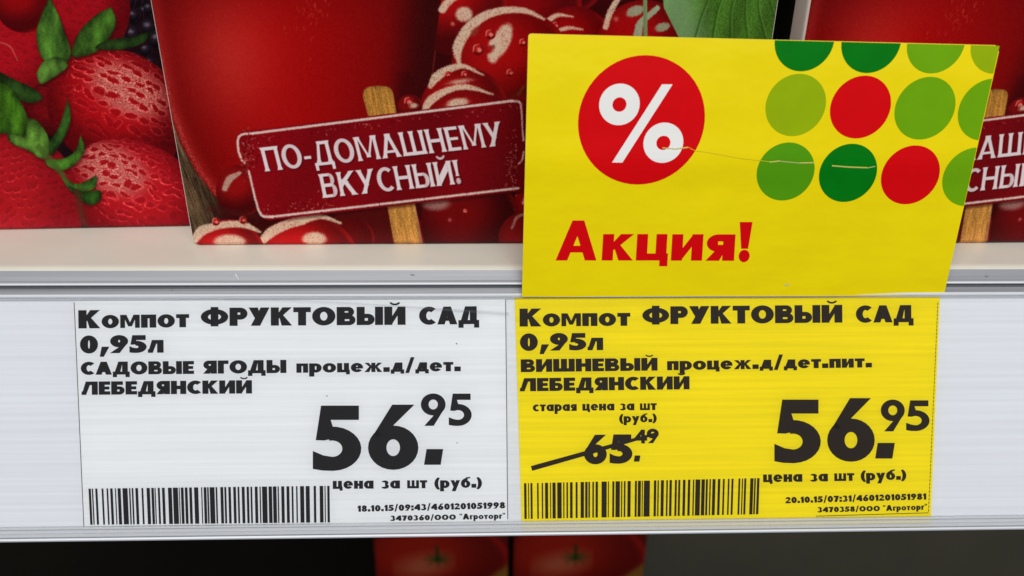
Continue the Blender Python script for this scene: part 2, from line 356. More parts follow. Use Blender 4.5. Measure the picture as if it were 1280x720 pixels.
b.obj('cover_edge', clear_mat('cover_edge_plastic', .35, (.55, .55, .55, 1), .2), rail, RO)

M_scuff = mat('pale_scuff', srgb(238, 238, 236), .7, .2)
M_grime = mat('brown_grime', srgb(120, 110, 98), .8, .1)
for x0, y0, x1, y1, t, n_, m_ in ((293, 341.5, 298, 348, .7, -1.55, M_scuff), (297, 346, 299, 351, .5, -1.4, M_scuff), (512, 343, 519, 343.8, .5, -1.6, M_grime), (214, 362, 216, 362.6, .8, -1.0, M_grime), (1231, 345, 1236, 345.4, .6, -1.5, M_grime)):
    a_, c_ = (x1 - x0), (y1 - y0); L_ = math.hypot(a_, c_); ux_, uy_ = -c_ / L_ * t, a_ / L_ * t
    bb = MB(); bb.poly([on_rail(x, y, n_) for x, y in ((x0, y0), (x0 + a_ / 2 + ux_, y0 + c_ / 2 + uy_), (x1, y1), (x0 + a_ / 2 - ux_, y0 + c_ / 2 - uy_))])
    link('scuff', bb.v, bb.f, m_, rail, RO)
# ------------------------------------------------------------------ price labels
def thick_line(x0, y0, x1, y1, t0, t1=None):
    t1 = t0 if t1 is None else t1; L = math.hypot(x1 - x0, y1 - y0); nx_, ny_ = -(y1 - y0) / L / 2, (x1 - x0) / L / 2
    return [(x0 + nx_ * t0, y0 + ny_ * t0), (x1 + nx_ * t1, y1 + ny_ * t1), (x1 - nx_ * t1, y1 - ny_ * t1), (x0 - nx_ * t0, y0 - ny_ * t0)]
def sub_edge(a, b_, n): return [(a[0] + (b_[0] - a[0]) * i / n, a[1] + (b_[1] - a[1]) * i / n) for i in range(n)]
def price_label(name, corners, m, label, n):
    org = on_rail(*((corners[3][0] + corners[2][0]) / 2, (corners[3][1] + corners[2][1]) / 2), n)
    b = MB(); b.slab([on_rail(x, y, n) for x, y in corners], RN, .09)
    o = b.obj(name, m, None, org); tag(o, label, 'price label', 'price labels in the rail'); return o

WN, YN = .14, .2
def onW(x, y, n=0): return on_rail(x, y, WN + n)
def onY(x, y, n=0): return on_rail(x, y, YN + n)
white = price_label('price_label', [(92, 376.5), (633, 373), (635.5, 662), (104.6, 663)], M_white_paper,
                    'white price label with large black 56.95 and a barcode, left of the yellow one', WN)
yellow = price_label('price_label', [(643.5, 372.6), (1175, 371.4), (1163.6, 645.5), (1163, 655), (652.5, 663)], M_yellow_paper,
                     'bright yellow price label with struck out old price, below the promotional card', YN)

def word(parent, on, name, s, p0, p1, cap, **k): return ink(name, text_polys(s, p0, p1, cap, **k), on, M_ink, parent)
def words(parent, on, name, items, **k):
    P = []
    for s, p0, p1, cap in items: P += text_polys(s, p0, p1, cap, **k)
    return ink(name, P, on, M_ink, parent)
def barcode(parent, on, bars, ytop, ybot, off, sc_, lean):
    P = []; xa, xb = bars[0][0], bars[-1][1]
    for a, c in bars:
        t = (a - xa) / (xb - xa); yt = ytop[0] + (ytop[1] - ytop[0]) * t; yb = ybot[0] + (ybot[1] - ybot[0]) * t
        x0, x1 = a * sc_ + off, c * sc_ + off; d = lean[0] + (lean[1] - lean[0]) * t
        P.append([(x0, yt), (x1, yt), (x1 + d, yb), (x0 + d, yb)])
    return ink('barcode', P, on, M_ink, parent)
def big(c, x0, x1, yt, yb, S, T, skew=0):
    """one price figure fitted to its own box"""
    g, w = glyph(c, 1.0, S, T); xs = [a for p in g for a, _ in p]; ys_ = [q for p in g for _, q in p]
    ax, bx, ay, by = min(xs), max(xs), min(ys_), max(ys_)
    return [[(x0 + (a - ax) / (bx - ax) * (x1 - x0), yb - (q - ay) / (by - ay) * (yb - yt)) for a, q in p] for p in g]

S1 = dict(S=.385, T=.27, gap=.06)
words(white, onW, 'product_name', [('Компот', (98, 410.6), (236.5, 409), 22.8), ('ФРУКТОВЫЙ', (251, 407.6), (507, 406), 22.8), ('САД', (524, 405.9), (599, 405), 22.3), ('0,95л', (100, 441.8), (204.5, 440.8), 22.2)], **S1)
words(white, onW, 'product_details', [('САДОВЫЕ', (101, 468.6), (242.5, 467.4), 16.2), ('ЯГОДЫ', (254, 467.2), (358, 466.2), 16.4), ('процеж.д/дет.', (370.5, 466), (576, 464), 16.2), ('ЛЕБЕДЯНСКИЙ', (102, 493.6), (315, 491.8), 16.6)], **S1)
def price(parent, on, L):
    P = []
    for c, x0, x1, yt, yb in L:
        if c == '.':
            s = (yb - yt) * .16; P.append([(x0 + s, yt), (x1, yt), (x1 - s, yb), (x0, yb)])
        else: P += big(c, x0, x1, yt, yb, .315 if yb - yt > 60 else .27, .215 if yb - yt > 60 else .19)
    return ink('price_figures', P, on, M_ink, parent)
price(white, onW, [('5', 391, 451.6, 507, 588.6), ('6', 460, 523, 505.8, 587.3), ('.', 530, 554, 561.3, 581), ('9', 526, 557, 491.8, 532.3), ('5', 561, 589.6, 492, 532.4)])
S2 = dict(S=.385, T=.26, gap=.07)
words(white, onW, 'unit_note', [('цена', (416, 611.2), (467, 610.8), 14), ('за', (477, 610.8), (500, 610.6), 14), ('шт', (509, 610.5), (534, 610.3), 14), ('(руб.)', (543, 610.2), (602.5, 609.6), 13.5)], **S2)
words(white, onW, 'date_code', [('18.10.15/09:43/4601201051998', (447, 639.8), (631.5, 635.4), 7.8), ('3470360/ООО', (488, 651.2), (570, 649.6), 6.6), ('"Агроторг"', (574.6, 649.5), (631.5, 648.3), 7.2)], S=.385, T=.27, gap=.1)
wb = [(135,148),(153,160),(172,184),(207,217),(234,243),(254,268),(280,286),(295,312),(322,350),(358,366),(373,382),(393,408),(427,437),(455,473),(481,495),(499,505),(517,528),(540,555),(573,594),(600,628),(633,638),(644,659),(666,681),(690,705),(717,740),(756,762),(770,785),(789,798),(803,830),(836,845),(862,878),(884,895),(906,920),(933,948),(957,967),(980,996),(1007,1020),(1028,1038),(1052,1068),(1078,1085),(1092,1120),(1128,1147),(1152,1172),(1178,1185),(1198,1215),(1227,1243),(1255,1265),(1280,1288),(1302,1324),(1333,1355),(1377,1390),(1410,1430),(1437,1443),(1452,1465)]
barcode(white, onW, wb, (610.8, 607.2), (656, 653), 80, 1 / 4.414, (2.2, .5))
M_line = mat('printed_hairline', (.05, .05, .055, 1), .6, .3)
for q in ((92.6, 378, 104.8, 658, .9), (632, 374, 634.6, 649, .9)): ink('cutting_line', [thick_line(*q)], onW, M_line, white)
for q in ((570, 429, 571.4, 430.2, 1.3), (408, 494.6, 409.3, 495.4, 1.3), (570.5, 553.4, 572.5, 553.8, .8)): ink('speck', [thick_line(*q)], onW, M_line, white)

words(yellow, onY, 'product_name', [('Компот', (649.5, 408.2), (788, 407.2), 22.4), ('ФРУКТОВЫЙ', (803, 405.4), (1053, 403.2), 22.2), ('САД', (1070, 403.4), (1142, 402.6), 21.4), ('0,95л', (650, 438.6), (754, 437.6), 21.6)], **S1)
words(yellow, onY, 'product_details', [('ВИШНЕВЫЙ', (651, 465.2), (822, 463.2), 16), ('процеж.д/дет.пит.', (834, 462.8), (1090, 459.2), 15.8), ('ЛЕБЕДЯНСКИЙ', (650, 489.2), (862, 486.6), 16.4)], **S1)
words(yellow, onY, 'old_price_note', [('старая', (666, 514.2), (721, 513.6), 11.8), ('цена', (728, 513.4), (768, 513), 11.8), ('за', (775, 512.9), (793, 512.8), 11.8), ('шт', (800, 512.7), (821, 512.5), 11.8), ('(руб.)', (774, 528.3), (821, 527.6), 11)], **S2)
P = big('6', 730, 758.5, 543.4, 580.4, .35, .25) + big('5', 762, 790.5, 543, 579.6, .35, .25) + [[(793.5, 569.3), (800.6, 569.3), (799.2, 577), (792.2, 577)]]
P += big('4', 793.5, 809, 537, 554.3, .27, .2) + big('9', 808.5, 823.5, 535.8, 554, .3, .22)
ink('old_price', P, onY, M_ink, yellow)
ink('strike_line', [thick_line(664.4, 585.6, 742, 563.8, 6.2, 5.6), thick_line(742, 563.8, 822, 541.5, 5.6, 3.2)], onY, M_ink, yellow, base=.05)
price(yellow, onY, [('5', 968, 1026, 499.5, 579), ('6', 1034, 1093.5, 497.6, 577.2), ('.', 1094, 1118.6, 553.6, 573.2), ('9', 1101, 1131, 499.4, 539.2), ('5', 1132.8, 1162, 500.4, 538.8)])
words(yellow, onY, 'unit_note', [('цена', (954, 602.8), (1003, 602.2), 13.4), ('за', (1013, 602), (1035, 601.7), 13.4), ('шт', (1043, 601.4), (1068, 601), 13.4), ('(руб.)', (1076, 600.8), (1133, 599.6), 13)], **S2)
words(yellow, onY, 'date_code', [('20.10.15/07:31/4601201051981', (982, 629.2), (1158, 624.4), 7.8), ('3470358/ООО', (1022, 640.6), (1100, 638.8), 6.6), ('"Агроторг"', (1104, 638.8), (1159, 637), 7.2)], S=.385, T=.27, gap=.1)
yb = [(60,72),(80,85),(92,102),(125,133),(148,155),(165,180),(190,195),(202,218),(226,248),(256,262),(272,280),(290,303),(318,328),(343,360),(366,378),(382,390),(402,410),(418,430),(448,474),(480,485),(502,512),(518,540),(546,552),(560,568),(578,594),(615,625),(630,645),(650,655),(660,690),(710,722),(728,735),(745,760),(772,780),(788,800),(815,825),(832,842),(855,868),(880,892),(905,912),(918,942),(948,965),(970,980),(988,995),(1003,1018),(1030,1042),(1055,1064),(1080,1088),(1098,1108),(1133,1142),(1150,1156),(1162,1172),(1192,1208),(1212,1220),(1226,1238)]
barcode(yellow, onY, yb, (604, 597.6), (648.8, 642.8), 640, .25, (.5, -1.6))
M_yline = mat('printed_dark_hairline', (.10, .08, .01, 1), .6, .3)
dash = []
for i in range(56):
    t0, t1 = i / 56, (i + .72) / 56
    dash.append(thick_line(1172.4 - 11.7 * t0, 378 + 263 * t0, 1172.4 - 11.7 * t1, 378 + 263 * t1, .9))
ink('cutting_line', dash + [thick_line(1020, 645.2, 1160.7, 641, .9)], onY, M_yline, yellow)

# ------------------------------------------------------------------ promotional card
cq = [(660.5, 42.0), (1250.5, 56.5), (1179.5, 371.0), (652.4, 370.0)]
def round_corner(p, a, c, rr, n=4):
    p, a, c = map(np.array, (p, a, c)); u = (a - p) / np.linalg.norm(a - p); v = (c - p) / np.linalg.norm(c - p)
    A, B = p + u * rr, p + v * rr
    return [tuple((1 - t) ** 2 * A + 2 * t * (1 - t) * p + t * t * B) for t in [i / n for i in range(n + 1)]]
org = on_card(916, 370)
def card_edge(py, side):
    a, c, rr = (cq[0], cq[3], 4.0) if side == 0 else (cq[1], cq[2], 6.0)
    x = a[0] + (c[0] - a[0]) * (py - a[1]) / (c[1] - a[1]); k_ = max(0.0, rr - (py - a[1])) if py < a[1] + rr else 0
    ins = rr - math.sqrt(max(rr * rr - k_ * k_, 0))
    return x + ins * (1 if side == 0 else -1)
def top_y(f): return 42.0 + 14.5 * f                       # the top edge runs down slightly to the right
NC = 24; V_, F_, I_ = [], [], []
def card_rows(f):                                          # rows of this column: clipped by the sloping top edge
    return [max(y, top_y(f)) for y in ROWS]
for th in (0, .34):
    for i in range(NC + 1):
        f = i / NC
        for y in card_rows(f):
            xl, xr = card_edge(max(y, 42.0), 0), card_edge(max(y, 56.5), 1)
            V_.append(on_card(xl + (xr - xl) * f, y) - CN * th)
NR = len(ROWS); NV = (NC + 1) * NR
for i in range(NC):
    for j in range(NR - 1):
        a = i * NR + j; F_.append((a, a + 1, a + NR + 1, a + NR)); I_.append(0); a += NV; F_.append((a, a + NR, a + NR + 1, a + 1)); I_.append(0)
for i in range(NC):
    for a in (i * NR, i * NR + NR - 1): F_.append((a, a + NR, a + NR + NV, a + NV)); I_.append(1)
for j in range(NR - 1):
    for a in (j, NC * NR + j): F_.append((a, a + 1, a + 1 + NV, a + NV)); I_.append(1)
card = link('promotional_card', V_, F_, [M_card, M_edge], None, org)
bm = bmesh.new(); bm.from_mesh(card.data)
for f_, q in zip(bm.faces, I_): f_.material_index = q; f_.smooth = q == 0
bmesh.ops.remove_doubles(bm, verts=bm.verts, dist=1e-7); bmesh.ops.recalc_face_normals(bm, faces=bm.faces)
for e_ in bm.edges:
    if len({f_.material_index for f_ in e_.link_faces}) > 1: e_.smooth = False
bm.to_mesh(card.data); bm.free()
tag(card, 'yellow promotional card with red percent sign, the word Акция! and coloured dots', 'promotional card')
def clip(poly, quad):
    s = 1 if sum(quad[i][0] * quad[(i + 1) % 4][1] - quad[(i + 1) % 4][0] * quad[i][1] for i in range(4)) > 0 else -1
    for i in range(4):
        a, c = quad[i], quad[(i + 1) % 4]; out = []
        d = lambda p: s * ((c[0] - a[0]) * (p[1] - a[1]) - (c[1] - a[1]) * (p[0] - a[0]))
        for j in range(len(poly)):
            p, q = poly[j], poly[(j + 1) % len(poly)]; dp, dq = d(p), d(q)
            if dp >= 0: out.append(p)
            if dp * dq < 0: t = dp / (dp - dq); out.append((p[0] + (q[0] - p[0]) * t, p[1] + (q[1] - p[1]) * t))
        poly = out
        if not poly: return []
    return poly
CU = nrm(np.cross(np.cross(CN, (0, 0, 1)), CN)); CR = nrm(np.cross((0, 0, 1), -CN)) * -1
if CR[0] < 0: CR = -CR
def disc(cx, cy, rpx, n=56):
    c = on_card(cx, cy); k = np.linalg.norm(on_card(cx + rpx, cy) - on_card(cx - rpx, cy)) / 2
    return [project(c + CR * k * math.cos(2 * math.pi * i / n) + CU * k * math.sin(2 * math.pi * i / n)) for i in range(n)]
def card_ink(name, polys, m, base=.012, step=.0012):
    b = MB()
    for i, p in enumerate(polys):
        if len(p) < 3: continue
        y0_, y1_ = min(q[1] for q in p), max(q[1] for q in p)
        for a, c in zip(ROWS, ROWS[1:]):
            if c <= y0_ or a >= y1_: continue
            s_ = clip(p, [(0, a), (2000, a), (2000, c), (0, c)])
            if len(s_) > 2: b.poly([on_card(x, y, base + step * (i % 9)) for x, y in ccw(s_)])
    return link(name, b.v, b.f, m, card, origin=np.array(card.location) / MM)
card_ink('red_disc', [disc(802, 152, 79.2)], M_red)
def ring_px(cx, cy, r0, r1, n=40):
    A, B = disc(cx, cy, r0, n), disc(cx, cy, r1, n)
    return [[A[i], A[(i + 1) % n], B[(i + 1) % n], B[i]] for i in range(n)]
card_ink('percent_stroke', [[(827.5, 105.4), (840.8, 105.4), (778, 203.2), (765, 203.2)]], M_white_print, .024)
card_ink('percent_ring', ring_px(774.3, 130.7, 25.4, 8.8), M_white_print, .02, 0)
card_ink('percent_ring', ring_px(829.2, 178.6, 24.9, 8.8), M_white_print, .02, 0)
cq_in = [(661.5, 42.6), (1249.4, 57.4), (1179.3, 371), (652.6, 370)]
for cx, cy, rr, m in ((1005.8, 50, 37.3, M_dgreen), (1089.3, 52, 37.3, M_dgreen), (1170.3, 53.5, 36.2, M_lime), (1250, 54, 36, M_olive),
                      (994.7, 131.7, 37.6, M_olive), (1075.6, 134.3, 37.8, M_red), (1156.2, 135.7, 37.6, M_lime), (1235, 137.4, 37, M_lime),
                      (982, 214.8, 36, M_green), (1060, 216.5, 36, M_dgreen), (1138, 219, 36.3, M_red), (1214.5, 221.5, 36, M_lime)):
    card_ink('printed_dot', [clip(disc(cx, cy, rr), cq_in)], m)
P = []
for s, x0, x1, yb_ in (('А', 694.5, 745.5, 325.6), ('к', 752, 791, 325.6), ('ц', 794.7, 834.5, 325.6), ('и', 838.5, 877.5, 325.8), ('я', 881.7, 917.5, 326), ('!', 922.5, 937, 327.5)):
    P += text_polys(s, (x0, yb_), (x1, yb_), 50, S=.30, T=.225, gap=0, skew=.06, xh=.66)
card_ink('red_lettering', P, M_red, .012)
M_crease = mat('crease_white', srgb(206, 206, 130), .7, .2)
M_crsh = mat('crease_shadow_yellow', srgb(216, 196, 30), .7, .2)  # darker yellow: thin shadow along the fold put into its colour
cr = [(828, 184.5), (845, 186), (860, 184), (868, 188.5), (884, 190.5), (925, 198), (962, 202.5), (975, 201), (1000, 203.5), (1018, 203.2), (1040, 207), (1060, 208.6), (1084, 209.5), (1094, 207.5)]
b = MB()
for i in (0, 1, 2, 3, 4, 5, 6, 8, 10, 11):
    (x0, y0), (x1, y1) = cr[i], cr[i + 1]; hh = .075
    t0 = 1.0 if i not in (0, len(cr) - 2) else .6
    b.poly([on_card(x0, y0 - t0 * .6, .035), on_card(x0, y0, hh), on_card(x1, y1, hh), on_card(x1, y1 - t0 * .6, .035)])
link('crease_shadow', b.v, b.f, M_crsh, card, org)
for i in (0, 1, 6, 7, 8, 10, 11, 12):
    (x0, y0), (x1, y1) = cr[i], cr[i + 1]; b = MB()
    b.poly([on_card(x0, y0 - .1, .093), on_card(x0, y0 + 1.0, .05), on_card(x1, y1 + 1.0, .05), on_card(x1, y1 - .1, .093)])
    link('cracked_print', b.v, b.f, M_crease, card, org)
b = MB(); b.poly([on_card(x, y, .05) for x, y in ((979, 356.2), (983, 354.6), (988, 356), (984, 357.6))])
link('cracked_print', b.v, b.f, M_crease, card, org)

# ------------------------------------------------------------------ printed carton artwork, painted per texel
class Art:
    """RGB sheet over a carton front; shapes are given in photograph pixels of the carton where it stands"""
    def __init__(s, W, H, res, frame):
        s.nx, s.ny = int(W / res), int(H / res)
        O, U, V = frame
        u = (np.arange(s.nx) + .5) * res; v = (np.arange(s.ny) + .5) * res
        A, B = np.meshgrid(u, v)
        s.X, s.Y = project_arr(*(O[i] + U[i] * A + V[i] * B for i in range(3)))
        s.img = np.zeros((s.ny, s.nx, 3)); s.grain = rng.normal(0, 1, (s.ny, s.nx))
        g = rng.normal(0, 1, (s.ny, s.nx)); s.soft = (g + np.roll(g, 1, 0) + np.roll(g, 1, 1) + np.roll(np.roll(g, 1, 0), 1, 1)) / 2
        s.rx = (s.X.min(0), s.X.max(0)); s.ry = (s.Y.min(1), s.Y.max(1))
    def reg(s, x0, y0, x1, y1):
        c = np.where((s.rx[1] >= x0) & (s.rx[0] <= x1))[0]; r_ = np.where((s.ry[1] >= y0) & (s.ry[0] <= y1))[0]
        if len(c) == 0 or len(r_) == 0: return None
        return (slice(r_[0], r_[-1] + 1), slice(c[0], c[-1] + 1))
    def put(s, sl, a, col):
        a = np.clip(a, 0, 1)[..., None]; s.img[sl] = s.img[sl] * (1 - a) + np.asarray(col, float) * a
    def ell(s, cx, cy, rx, ry, rot=0, pad=4):
        R_ = max(rx, ry) + pad; sl = s.reg(cx - R_, cy - R_, cx + R_, cy + R_)
        if sl is None: return None
        c, n = math.cos(math.radians(rot)), math.sin(math.radians(rot)); dx, dy = s.X[sl] - cx, s.Y[sl] - cy
        u, v = (dx * c + dy * n) / rx, (-dx * n + dy * c) / ry
        return sl, u, v, np.sqrt(u * u + v * v)
    def line(s, pts, wid, col, soft=1.0, grain=0, alpha=1.0, wob=0):
        pts = np.array(spline(pts)); n = len(pts); wid = np.interp(np.linspace(0, 1, n), np.linspace(0, 1, len(wid)), wid)
        m = max(wid) + soft + 2; sl = s.reg(pts[:, 0].min() - m, pts[:, 1].min() - m, pts[:, 0].max() + m, pts[:, 1].max() + m)
        if sl is None: return
        x, y = s.X[sl], s.Y[sl]; best = np.full(x.shape, 1e9)
        for i in range(n - 1):
            ax, ay = pts[i]; bx, by = pts[i + 1]; L = (bx - ax) ** 2 + (by - ay) ** 2 + 1e-9
            t = np.clip(((x - ax) * (bx - ax) + (y - ay) * (by - ay)) / L, 0, 1)
            d = np.hypot(x - ax - t * (bx - ax), y - ay - t * (by - ay)) - (wid[i] + (wid[i + 1] - wid[i]) * t) / 2
            best = np.minimum(best, d)
        if wob: best = best + wob * s.soft[sl]
        a = np.clip(.5 - best / soft, 0, 1) * alpha
        if grain: a = a * np.clip(1 + grain * s.soft[sl], 0, 1.0)
        s.put(sl, a, col)
    def poly(s, pts, col, soft=1.0, shade=None, alpha=1.0, wob=0):
        pts = np.array(pts, float); m = soft + 2
        sl = s.reg(pts[:, 0].min() - m, pts[:, 1].min() - m, pts[:, 0].max() + m, pts[:, 1].max() + m)
        if sl is None: return
        x, y = s.X[sl], s.Y[sl]; ins = np.zeros(x.shape, bool); best = np.full(x.shape, 1e9); n = len(pts)
        for i in range(n):
            ax, ay = pts[i]; bx, by = pts[(i + 1) % n]; L = (bx - ax) ** 2 + (by - ay) ** 2 + 1e-9
            t = np.clip(((x - ax) * (bx - ax) + (y - ay) * (by - ay)) / L, 0, 1)
            best = np.minimum(best, np.hypot(x - ax - t * (bx - ax), y - ay - t * (by - ay)))
            c = (ay > y) != (by > y)
            with np.errstate(divide='ignore', invalid='ignore'): ins ^= c & (x < (bx - ax) * (y - ay) / (by - ay + 1e-12) + ax)
        d = np.where(ins, -best, best)
        if wob: d = d + wob * s.soft[sl]
        a = np.clip(.5 - d / soft, 0, 1) * alpha
        c = np.asarray(col, float)
        if shade is not None: c = c * shade(x, y, best, s.soft[sl])[..., None]
        s.put(sl, a, c)
    def image(s, name, gain=1.0):
        v = np.clip(s.img / 255 * gain + s.grain[..., None] * .010, 0, 1)
        im = bpy.data.images.new(name, s.nx, s.ny); buf = np.ones((s.ny, s.nx, 4), np.float32); buf[..., :3] = v
        im.pixels.foreach_set(buf.ravel()); im.update(); im.pack(); return im
def spline(P, k=7):
    P = [np.array(p, float) for p in P]
    if len(P) < 3: return P
    Q = [2 * P[0] - P[1]] + P + [2 * P[-1] - P[-2]]; out = []
    for i in range(1, len(Q) - 2):
        for j in range(k):
            t = j / k; a, b_, c, d = Q[i - 1:i + 3]
            out.append(.5 * ((2 * b_) + (c - a) * t + (2 * a - 5 * b_ + 4 * c - d) * t * t + (3 * b_ - a - 3 * c + d) * t ** 3))
    return out + [P[-1]]
BEI = (224, 190, 160)
def smooth(e0, e1, x): t = np.clip((x - e0) / (e1 - e0), 0, 1); return t * t * (3 - 2 * t)

def cherry(A, cx, cy, r_, base=(172, 9, 12), dark=(74, 3, 5), ry=None, lx=-.25, ly=-.25):
    e = A.ell(cx, cy, r_, ry or r_)
    if e is None: return
    sl, u, v, d = e
    t = smooth(.25, 1.05, np.sqrt((u - lx) ** 2 + (v - ly) ** 2)); g = smooth(-.2, .9, v)
    t = np.clip(t * .75 + g * .3, 0, 1)[..., None]
    c = np.asarray(base) * (1 - t) + np.asarray(dark) * t
    rim = smooth(.86, .97, d) * smooth(0, .8, u + .3 * v); c = c + rim[..., None] * np.array((45, 6, 6))
    c = c + A.soft[sl][..., None] * 2.2
    A.put(sl, np.clip((1 - d) * r_ / 1.4 + .5, 0, 1), c)
def blob(A, cx, cy, rx, ry, rot=0, col=BEI, soft=3.0, grain=.28, a=1.0):
    e = A.ell(cx, cy, rx, ry, rot, 6)
    if e is None: return
    sl, u, v, d = e
    m = np.clip(.5 - ((d - 1) * min(rx, ry) + .6 * A.soft[sl]) / soft, 0, 1) * np.clip(1 + grain * .8 * A.soft[sl], 0, 1) * a
    A.put(sl, m, col)
def drop(A, cx, cy, r_):
    cherry(A, cx, cy, r_, (190, 24, 24), (110, 4, 6)); blob(A, cx + r_ * .15, cy + r_ * .1, r_ * .38, r_ * .34, 0, (235, 130, 115), 1.5, .1)
    A.line([(cx - r_ * .85, cy + r_ * .3), (cx - r_ * .7, cy - r_ * .6), (cx + r_ * .1, cy - r_ * .9)], (1.3, 1.6, .6), (225, 120, 105), 1.2)
def cres(A, pts, wid, g=.26, col=BEI): A.line(pts, wid, col, 1.8, g * .8, 1, .5)

_tab = np.random.default_rng(5).random((256, 256))
def vnoise(x, y):
    xi, yi = np.floor(x).astype(int), np.floor(y).astype(int); fx, fy = x - xi, y - yi; fx = fx * fx * (3 - 2 * fx); fy = fy * fy * (3 - 2 * fy)
    g = lambda a, b_: _tab[a & 255, b_ & 255]
    return (g(xi, yi) * (1 - fx) + g(xi + 1, yi) * fx) * (1 - fy) + (g(xi, yi + 1) * (1 - fx) + g(xi + 1, yi + 1) * fx) * fy
def wood(A, P, ax, col=(190, 128, 52)):
    """ice-cream-stick: ax = unit direction along the grain in pixels"""
    def sh(x, y, best, soft):
        c = -x * ax[1] + y * ax[0]; l = x * ax[0] + y * ax[1]
        return .74 + .34 * vnoise(c * .8, l * .04) + .2 * vnoise(c * 2.2 + 9, l * .12) + .08 * soft - .28 * np.exp(-best / 2.0)
    A.poly(P, col, 1.3, sh)

def badge(A, dx=0):
    """red tin badge with the slogan"""
    P = [(297, 172), (301, 164.5), (650, 122.5), (655.5, 125.5), (656.5, 232), (650, 239), (335, 275.5), (326, 270)]
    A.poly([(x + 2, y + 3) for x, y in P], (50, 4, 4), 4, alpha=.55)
    def sh(x, y, best, soft): return 1 + .05 * soft + .06 * np.sin(x * .05 + y * .02) + .16 * smooth(560, 300, x)
    A.poly(P, (118, 5, 13), 1.2, sh)
    bc = (232, 208, 194)
    A.line([(301, 197), (298, 188), (297.6, 174), (303, 168.2), (316, 166.8)], (3.0,), bc, 1.3, .12, wob=.25)
    for x0, x1 in ((316, 462), (464, 585), (587, 640)):
        A.line([(x0, 166.8 - (x0 - 316) * .1255), (x1, 166.8 - (x1 - 316) * .1255)], (3.2,), bc, 1.3, .12, wob=.25)
    A.line([(638, 126.5), (649, 127.5), (651.5, 136), (653, 160), (654.5, 176)], (3.0, 3.0, 1.8, 2.4), bc, 1.3, .2, wob=.35)
    A.line([(648, 205), (652.5, 200), (654.6, 190)], (2.0, 2.2), bc, 1.3, .3, wob=.4)
    A.line([(302, 200), (306, 204)], (2.5,), bc, 1.3, .3)
    A.line([(311, 214), (320, 252), (325, 266), (330, 270.5), (341, 270.8)], (2.6, 3.4), bc, 1.3, .15, wob=.3)
    for x0, x1 in ((338, 473), (476, 560), (562, 648)):
        A.line([(x0, 271.2 - (x0 - 338) * .116), (x1, 271.2 - (x1 - 338) * .116)], (3.0,), bc, 1.3, .14, wob=.3)
    for _ in range(330):
        side = random.random()
        if side < .33: x, y = 303 + abs(random.gauss(0, 9)), 190 + random.gauss(0, 14)
        elif side < .66: x, y = 646 - abs(random.gauss(0, 7)), 205 + random.gauss(0, 18)
        elif side < .8: x = random.uniform(330, 420); y = 268 - (x - 330) * .116 - abs(random.gauss(0, 7))
        else: x = random.uniform(310, 650); y = 172 - (x - 316) * .1255 + abs(random.gauss(0, 4))
        if x > 656: continue
        a = random.uniform(0, 6.3); L = random.uniform(.5, 3)
        A.line([(x, y), (x + L * math.cos(a), y + L * math.sin(a))], (random.uniform(.5, 1.2),), random.choice(((190, 120, 105), (170, 80, 70), (60, 2, 5))), 1.0, 0, .8)
    T_ = []
    for s, p0, p1, cap in (('ПО-ДОМАШНЕМУ', (332, 214.5), (632, 181.5), 30), ('ВКУСНЫЙ!', (404, 247.6), (577, 229.6), 30)):
        T_ += text_polys(s, p0, p1, cap, S=.25, T=.145, gap=.12, skew=-.14 if s[0] == 'П' else -.10, fl=True)
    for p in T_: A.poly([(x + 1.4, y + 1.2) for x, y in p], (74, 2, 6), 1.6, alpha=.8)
    for p in T_: A.poly(p, (236, 220, 220), .9)

